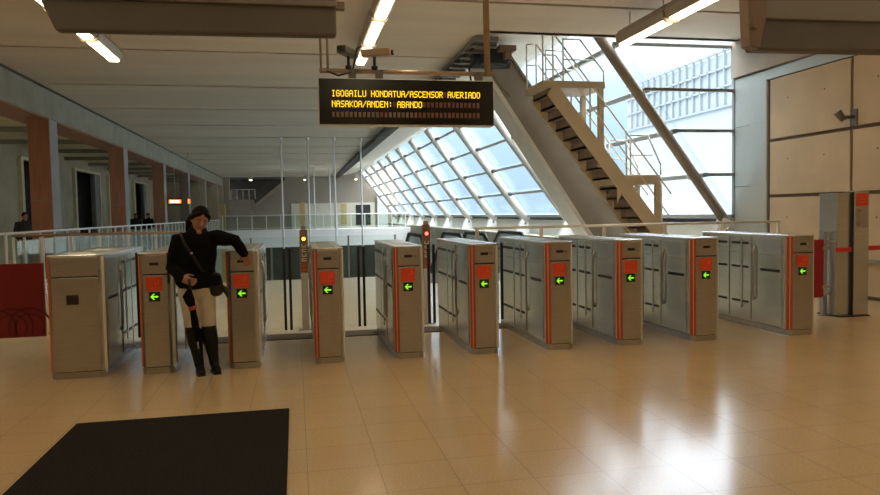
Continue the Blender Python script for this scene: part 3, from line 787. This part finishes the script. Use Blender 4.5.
# ------------------------------------------------------------ led sign
t = thing('led_sign', 'black dot matrix sign with two lines of amber text hanging over the gates', 'information sign', (0, 6.5, 0))
sx0, sx1, sz0, sz1 = .235, 1.88, 2.31, 2.735
B().box(sx0, sx1, .0, .14, sz0, sz1).build('case', 'alu', t, bevel=.006)
B().box(sx0+.008, sx1-.008, -.006, .004, sz0+.008, sz1-.008).build('screen', 'blackgloss', t)
FONT = {'I':'01110001000010000100001000010001110','G':'01110100011000010111100011000101110','O':'01110100011000110001100011000101110','A':'01110100011000111111100011000110001',
'L':'10000100001000010000100001000011111','U':'10001100011000110001100011000101110','H':'10001100011000111111100011000110001','N':'10001110011010110011100011000110001',
'D':'11110100011000110001100011000111110','T':'11111001000010000100001000010000100','/':'00001000100001000100010001000010000','S':'01111100001000001110000010000111110',
'C':'01110100011000010000100001000101110','E':'11111100001000011110100001000011111','R':'11110100011000111110101001001010001','V':'10001100011000110001100010101000100',
'K':'10001100101010011000101001001010001',':':'00000001000010000000001000010000000','B':'11110100011000111110100011000111110',' ':'0'*35}
c0 = .355; cw = .0398; ch = .058
L1 = 'IGOGAILU HONDATUA/ASCENSOR AVERIADO'; L2 = 'NASAKOA/ANDEN: ABANDO'
lit = B()
def cell(text, zc):
    for i in range(35):
        chh = text[i] if i < len(text) else ' '
        xx = c0+i*cw
        if chh == ' ':
            tgt = 'leddim2' if (zc < 2.45 and i < 22 and i not in (11, 12, 19, 20, 21)) else 'leddim'
            B().box(xx, xx+cw*.66, -.009, -.006, zc-ch/2*.8, zc+ch/2*.8).build('unlit_cell', tgt, t); continue
        g_ = FONT[chh]; dx = cw*.84/5; dz = ch/7
        for r_ in range(7):
            for q_ in range(5):
                if g_[r_*5+q_] == '1': lit.box(xx+q_*dx, xx+(q_+1)*dx*1.0, -.0105, -.006, zc+ch/2-(r_+1)*dz, zc+ch/2-r_*dz)
cell(L1, 2.595); cell(L2, 2.50); cell('', 2.405)
lit.build('lit_text', 'led', t);
b = B(); b.cyl((sx0+.02, .07, sz1+.075), (sx1+.02, .07, sz1+.075), .022, 12); b.build('cross_pipe', 'pipe', t)
B().cyl((1.84, .07, sz1+.07), (1.82, .07, CZ), .03, 12).build('drop_pipe', 'pipe', t)
for x in (.27, .33): B().cyl((x, .07, sz1+.07), (x, .07, CZ), .011, 10).build('drop_pipe', 'pipe', t)
for x in (.55, .80, 1.75): B().box(x-.03, x+.03, .02, .12, sz1-.01, sz1+.085).build('bracket', 'casing', t)
b = B(); b.tube([(.32, .05, sz1+.07), (.42, .0, sz1+.02), (.55, .03, sz1+.06), (.60, .05, sz1+.28), (.64, .06, sz1+.3)], .009, 6); b.build('cable', 'black', t)
def cctv(x, z, lab, rz, m):
    t = thing('security_camera', lab, 'camera', (x, 6.57, z), rz)
    B().box(-.045, .045, -.16, .12, -.035, .035).build('body', m, t, bevel=.01)
    B().cyl((0, -.18, 0), (0, -.15, 0), .026, 12).build('lens', 'black', t)
    B().cyl((0, .0, -.15 if z > 2.9 else -.06), (0, .0, 0), .014, 8).build('stem', 'black', t)
    B().cyl((0, 0, -.16), (0, 0, -.12), .03, 10).build('swivel', 'black', t)
cctv(.52, 2.98, 'small dark camera standing on the pipe above the sign, left one', -.5, 'casing')
cctv(.76, 2.98, 'tan camera pointing right on the pipe above the sign', 1.25, 'pipe')

# ------------------------------------------------------------ hanging casings, top corners
t = thing('sign_casing', 'long dark grey hanging casing cut by the top left edge of the frame', 'hanging casing', (0, 5.0, 0))
B().prism([(-1.48, 2.715), (.32, 2.735), (.32, 3.2), (-1.60, 3.2), (-1.56, 2.9)], 'y', 0, .09).build('case', 'casing', t, bevel=.02)
B().prism([(-1.55, 2.92), (.325, 2.93), (.325, 3.18), (-1.57, 3.18)], 'y', -.03, 0.01).build('upper_lip', 'casing2', t, bevel=.008)
B().box(.32, .38, .02, .08, 2.93, 2.98).build('end_pin', 'bronze', t)
for x in (-1.2, 0): B().cyl((x, .05, 3.2), (x, .05, CZ), .02, 10).build('hanger', 'steel', t)
t = thing('sign_casing', 'long grey hanging casing with brown end cap at the top right edge', 'hanging casing', (0, 5.0, 0))
B().prism([(3.60, 2.74), (6.2, 2.77), (6.2, 3.3), (3.64, 3.3)], 'y', .03, .16).build('case', 'casing', t, bevel=.02)
B().prism([(3.62, 2.98), (6.2, 3.01), (6.2, 3.28), (3.62, 3.28)], 'y', .0, .06).build('upper_lip', 'casing2', t, bevel=.01)
B().prism([(3.53, 2.76), (3.62, 2.74), (3.68, 3.0), (3.68, 3.32), (3.50, 3.32)], 'y', -.02, .10).build('end_cap', 'bronze', t, bevel=.01)
B().cyl((3.56, -.06, 2.93), (3.56, 0, 2.93), .045, 16).build('pivot_knob', 'bronze', t)
for x in (4., 5.8): B().cyl((x, .1, 3.3), (x, .1, CZ), .02, 10).build('hanger', 'steel', t)

# red lit sign on the left walkway
t = thing('lit_sign', 'small glowing red orange sign hanging beyond the third column', 'sign', (-5.98, 38, 2.3))
B().box(-.36, .36, 0, .1, -.2, .18).build('case', 'banner', t, bevel=.01)
B().box(-.3, .3, -.01, 0, -.1, .1).build('face', 'redsign', t)
b = B()
for k in range(5): b.box(-.22+k*.09, -.16+k*.09, -.016, -.01, -.05, .05)
b.build('lettering', 'whitelit', t)
B().cyl((0, .05, .18), (0, .05, 4.05-2.3), .02, 8).build('hanger', 'steel', t)
t = thing('lit_sign', 'narrow red sign seen edge on, right of the glowing red orange sign', 'sign', (-5.3, 38, 2.3))
B().box(-.09, .09, 0, .3, -.16, .16).build('case', 'banner', t); B().box(-.06, .06, -.01, 0, -.12, .12).build('face', 'redsign', t)
B().cyl((0, .05, .16), (0, .05, 4.8-2.3), .02, 8).build('hanger', 'steel', t)

# ------------------------------------------------------------ outside
struct(B().box(9.2, 120, -40, 160, -1.2, -1.0).build('ground', 'asphalt'))
t = thing('office_building', 'pale building with a grid facade outside, seen through the end window', 'building', (30, 0, 0))
B().box(0, 14, 18, 60, -1, 12.3).build('wall', 'facade', t)
b = B()
for k in range(42): b.box(-.2, .0, 18+k-.06, 18+k+.06, 8.6, 12.6)
for z in (8.6, 10.0, 11.3, 12.5): b.box(-.2, 0, 18, 60, z-.06, z+.06)
b.build('facade_grid', 'facadebar', t)

# ------------------------------------------------------------ people
def head_matrix(c, pitch, yaw, roll): return Matrix.Translation(c) @ Euler((pitch, roll, yaw)).to_matrix().to_4x4()
def head_fn(v):
    # forward is -y
    z = v.z/.115
    if z < 0:
        k = 1 + z*.30; v = Vector((v.x*k, v.y*(1+z*.12), v.z*1.08))
        v.y -= .012*(-z)
    if v.y < -.05: v.y = -.05 + (v.y+.05)*.75
    return v
def hand(b, wrist, dirv, side, palm_n, s=1., curl=.5):
    """palm plus five unequal bent fingers; dirv: wrist->fingers, side: towards thumb, palm_n: where the palm faces"""
    w_ = Vector(wrist); d = Vector(dirv).normalized(); sd = Vector(side); sd = (sd-d*sd.dot(d)).normalized(); pn = Vector(palm_n); pn = (pn-d*pn.dot(d)-sd*pn.dot(sd)).normalized()
    b.limb([w_, w_+d*.03*s, w_+d*.08*s], [(.026*s, .018*s), (.036*s, .017*s), (.040*s, .014*s)], 12, hint=tuple(sd))
    for k, (off, ln) in enumerate(((.030, .068), (.010, .078), (-.010, .072), (-.029, .056))):
        p = w_+d*.085*s+sd*off*s; pts = [w_+d*.05*s+sd*off*.8*s, p]; a = 0; q = p
        for j in range(3):
            a += curl*(.8 if j else .5); q = q+(d*math.cos(a)+pn*math.sin(a))*ln*s*(.42, .32, .26)[j]; pts.append(q)
        b.limb(pts, [.0095*s, .0095*s, .009*s, .008*s, .007*s], 8)
    p = w_+d*.02*s+sd*.025*s; q1 = p+(sd*.7+d*.6+pn*.25)*.035*s; q2 = q1+(sd*.25+d*.9+pn*.4)*.03*s; q3 = q2+(d*.9+pn*.5)*.022*s
    b.limb([p, q1, q2, q3], [.013*s, .012*s, .010*s, .008*s], 8)

def person(name, label, loc, rz, P, cols, scale=1., boots=False, longcoat=False, pony=False, vox=.008):
    t = thing(name, label, 'person', loc, rz)
    V = {k: Vector(v) for k, v in P.items() if hasattr(v, '__len__')}
    hm = head_matrix(V['head'], *P['hrot'])
    H_ = lambda x, y, z: hm @ Vector((x, y, z))
    pel = V['pelvis']; ch = V['chest']; nk = V['neck']
    # ---- body (one continuous mesh)
    b = B()
    b.ball((0, 0, 0), (.074, .092, .115), 24, M4=hm, fn=head_fn)
    b.limb([H_(0, -.082, .012), H_(0, -.103, -.018), H_(0, -.098, -.03)], [.010, .015, .012], 10)          # nose
    b.ball((-.074, .008, -.008), (.010, .02, .032), 10, M4=hm); b.ball((.074, .008, -.008), (.010, .02, .032), 10, M4=hm)
    b.ball((0, -.075, -.10), (.028, .02, .02), 10, M4=hm)
    b.limb([H_(0, .015, -.06), nk, nk+Vector((0, .01, -.06))], [.052, .052, .06])
    b.limb([nk+Vector((0, 0, -.07)), ch, (ch+pel)/2, pel], [(.07, .06), (.15, .095), (.135, .095), (.155, .10)], 18)
    for s in 'LR':
        b.limb([V['sh'+s], (V['sh'+s]+V['el'+s])/2, V['el'+s], V['wr'+s]], [.048, .043, .036, .024])
        b.limb([V['hip'+s], (V['hip'+s]*.5+V['kn'+s]*.5), V['kn'+s], V['kn'+s]*.6+V['an'+s]*.4, V['an'+s]], [.088, .075, .054, .052, .034])
        b.limb([V['an'+s]+Vector((0, .01, -.03)), V['an'+s]*.25+V['toe'+s]*.75], [.030, .018])
        hd = V['hd'+s]; hand(b, V['wr'+s], hd-V['wr'+s], V['th'+s], V['pn'+s], 1., P.get('curl'+s, .5))
    b.build('body', 'skin', t, remesh=.006 if vox < .01 else .012, smooth=2)
    # ---- face
    for s in (-1, 1):
        e_ = B().ball((s*.030, -.069, .008), (.013, .011, .006), 12, M4=hm).build('eye', 'eye', t)
        B().ball((s*.030, -.079, .007), (.0068, .004, .0055), 10, M4=hm).build('iris', 'iris', e_)
        B().limb([H_(s*.046, -.076, .026), H_(s*.03, -.086, .032), H_(s*.016, -.086, .028)], [.003, .004, .003], 6).build('eyebrow', 'hair', t)
    B().limb([H_(-.022, -.082, -.060), H_(0, -.091, -.058), H_(.022, -.082, -.060)], [.004, .0075, .004], 8).build('lips', 'lips', t)
    # ---- hair
    b = B(); b.ball((0, .020, .026), (.084, .096, .104), 20, M4=hm)
    if pony:
        for s in (-1, 1): b.limb([H_(s*.03, -.062, .088), H_(s*.066, -.035, .055), H_(s*.078, .01, .0), H_(s*.06, .06, -.04)], [.016, .02, .02, .025], 10)
        b.limb([H_(0, .10, .0), H_(-.03, .125, -.03), H_(-.06, .12, -.10), H_(-.065, .10, -.17)], [.04, .042, .036, .018], 12)
    b.build('hair', 'hair', t, remesh=.007, smooth=3)
    # ---- coat / jacket
    b = B(); hem = V['hem']
    b.limb([nk+Vector((0, .005, .02)), nk+Vector((0, .005, -.035)), ch+Vector((0, 0, .06)), ch+Vector((0, 0, -.06)), (ch+hem)/2+Vector((0, 0, -.02)), hem],
           [(.066, .066), (.115, .092), (.185, .125), (.18, .13), (.175, .13), (.20, .145)], 22)
    for s in 'LR':
        b.limb([V['sh'+s]+(nk-V['sh'+s])*.4+Vector((0, 0, -.04)), V['sh'+s], (V['sh'+s]+V['el'+s])/2, V['el'+s], (V['el'+s]+V['wr'+s])/2, V['wr'+s]*.93+V['el'+s]*.07], [.07, .078, .068, .058, .052, .046])
    co = b.build('coat', cols[0], t, remesh=.009, smooth=4)
    tx = bpy.data.textures.get('folds') or bpy.data.textures.new('folds', 'CLOUDS'); tx.noise_scale = .12
    dm = co.modifiers.new('d', 'DISPLACE'); dm.texture = tx; dm.strength = .02; dm.mid_level = .5
    # collar
    B().tube([nk+Vector((0, .0, .055)), nk+Vector((0, .005, .03)), nk+Vector((0, .01, -.01))], [(.060, .058), (.068, .066), (.085, .078)], 16).build('collar', cols[0], co)
    # ---- trousers
    b = B()
    b.limb([pel+Vector((0, 0, .06)), pel+Vector((0, 0, -.04))], [(.165, .11), (.17, .118)], 18)
    for s in 'LR':
        kn, an = V['kn'+s], V['an'+s]
        end = kn*.7+an*.3 if boots else an
        b.limb([V['hip'+s], V['hip'+s]*.5+kn*.5, kn, end], [.098, .086, .066, .062 if boots else .055])
    b.build('trousers', cols[1], t, remesh=.009, smooth=3)
    # ---- footwear
    for s in 'LR':
        b = B(); kn, an, to = V['kn'+s], V['an'+s], V['toe'+s]
        if boots:
            b.limb([kn+Vector((0, 0, -.02)), kn*.65+an*.35, an*.75+kn*.25, an], [.074, .072, .052, .046])
        else: b.limb([an+Vector((0, 0, .05)), an], [.045, .045])
        b.limb([an+Vector((0, .035, -.035)), (an+to)/2+Vector((0, 0, -.01)), to], [(.042, .036), (.042, .034), (.036, .022)], 12)
        bo = b.build('boot' if boots else 'shoe', 'boots', t, remesh=.008, smooth=3)
        d2 = (to-an); d2.z = 0; L2_ = d2.length; d2.normalize(); n2 = Vector((-d2.y, d2.x, 0))
        c_ = an-d2*.06; poly = []
        for f_, wd_ in ((0, .03), (.35, .036), (.75, .042), (.97, .028)):
            poly.append(c_+d2*((L2_+.09)*f_)+n2*wd_)
        for f_, wd_ in ((.97, .028), (.75, .042), (.35, .036), (0, .03)): poly.append(c_+d2*((L2_+.09)*f_)-n2*wd_)
        B().prism([(p.x, p.y) for p in poly], 'z', 0, .014).build('sole', 'black', bo)
    return t

PW = dict(
 head=(.015, -.055, 1.475), hrot=(.44, .38, .16), neck=(-.015, .0, 1.375), chest=(-.03, .0, 1.18), pelvis=(-.05, .02, .84), hem=(-.055, .01, .91),
 shR=(-.19, .0, 1.29), elR=(-.255, -.03, 1.02), wrR=(-.145, -.19, .93), hdR=(-.065, -.24, .905), thR=(.2, 0, 1), pnR=(.6, .5, -.5), curlR=.85,
 shL=(.155, .0, 1.30), elL=(.335, -.09, 1.265), wrL=(.405, -.01, 1.135), hdL=(.425, .03, 1.065), thL=(-1, 0, -.1), pnL=(0, 1, 0), curlL=.25,
 hipR=(-.125, .02, .80), knR=(-.085, -.04, .45), anR=(-.045, .0, .085), toeR=(-.005, -.14, .026),
 hipL=(.03, .02, .80), knL=(.055, -.02, .45), anL=(.09, .03, .085), toeL=(.135, -.10, .026))
WX, WY = -.895, 7.03
wm = person('person', 'woman in black coat, pale trousers and black knee boots leaning on a gate', (WX, WY, 0), 0, PW, ('coat', 'trousers'), boots=True, pony=True)
# shoulder bag, its strap across the coat
t = thing('shoulder_bag', 'black shoulder bag hanging at the hip of the woman in black', 'bag', (WX+.125, WY-.03, 0))
b = B(); b.limb([(0, 0, .93), (.005, 0, .86), (.01, 0, .78)], [(.065, .04), (.075, .05), (.07, .045)], 16); b.build('pouch', 'bag', t, remesh=.01, smooth=3)
b = B(); b.limb([(.0, -.045, .93), (.0, -.055, .86)], [(.06, .02), (.065, .015)], 12); b.build('flap', 'coat', t)
b = B(); pts = [(-.07, .0, .95), (-.10, -.11, 1.0), (-.16, -.135, 1.12), (-.235, -.13, 1.24), (-.285, -.06, 1.35), (-.29, .03, 1.36)]
b.tube(pts, [(.014, .005)]*len(pts), 8); b.build('strap', 'bag', t)
B().box(-.19, -.17, -.145, -.135, 1.155, 1.175).build('buckle', 'chrome', t)
B().limb([(.075, -.02, .83), (.10, -.02, .80), (.115, -.03, .74)], [.02, .03, .012], 8).build('tassel', 'bag', t)
# folded umbrella
t = thing('folded_umbrella', 'dark folded umbrella with red brown band held by the woman in black', 'umbrella', (WX-.075, WY-.245, 0))
b = B(); b.tube([(0, 0, .93), (.005, 0, .86), (.01, 0, .82)], .013, 10); b.build('handle', 'black', t)
b = B(); b.tube([(.0, 0, .84), (-.015, 0, .77), (.0, .01, .72), (.02, .015, .66), (.035, .03, .50), (.05, .04, .34)], [.018, .05, .045, .028, .035, .012], 12); b.build('canopy', 'coat', t)
B().tube([(.017, .014, .68), (.022, .016, .645)], [(.04, .04), (.037, .037)], 12).build('tie_band', 'tieband', t)
B().tube([(.05, .04, .34), (.055, .043, .27)], .006, 6).build('tip', 'steel', t)

def standing(lean=0.):
    return dict(head=(0, -.03, 1.60), hrot=(.1, .2, 0), neck=(0, .0, 1.48), chest=(0, 0, 1.28), pelvis=(0, 0, .92), hem=(0, 0, .93),
     shR=(-.19, 0, 1.40), elR=(-.25, .03, 1.12), wrR=(-.20, -.15, .95), hdR=(-.17, -.22, .93), thR=(1, 0, 0), pnR=(0, 0, -1), curlR=.6,
     shL=(.19, 0, 1.40), elL=(.25, .03, 1.12), wrL=(.22, -.13, .93), hdL=(.2, -.2, .90), thL=(-1, 0, 0), pnL=(0, 0, -1), curlL=.6,
     hipR=(-.09, 0, .88), knR=(-.10, -.02, .48), anR=(-.10, .02, .09), toeR=(-.12, -.13, .028),
     hipL=(.09, 0, .88), knL=(.10, -.02, .48), anL=(.10, .02, .09), toeL=(.13, -.13, .028))
person('person', 'man in dark jacket standing behind the walkway railing at the left edge', (-7.52, 22.0, 0), .5, standing(), ('jacket_green', 'jeans'), vox=.02)
person('person', 'distant person in dark clothes left of the pair by the third opening', (-7.6, 36.6, 0), .3, standing(), ('jacket_green', 'jeans'), vox=.02)
person('person', 'distant person in dark clothes standing nearest the third column', (-6.95, 36.2, 0), -.4, standing(), ('coat', 'jeans'), vox=.02)
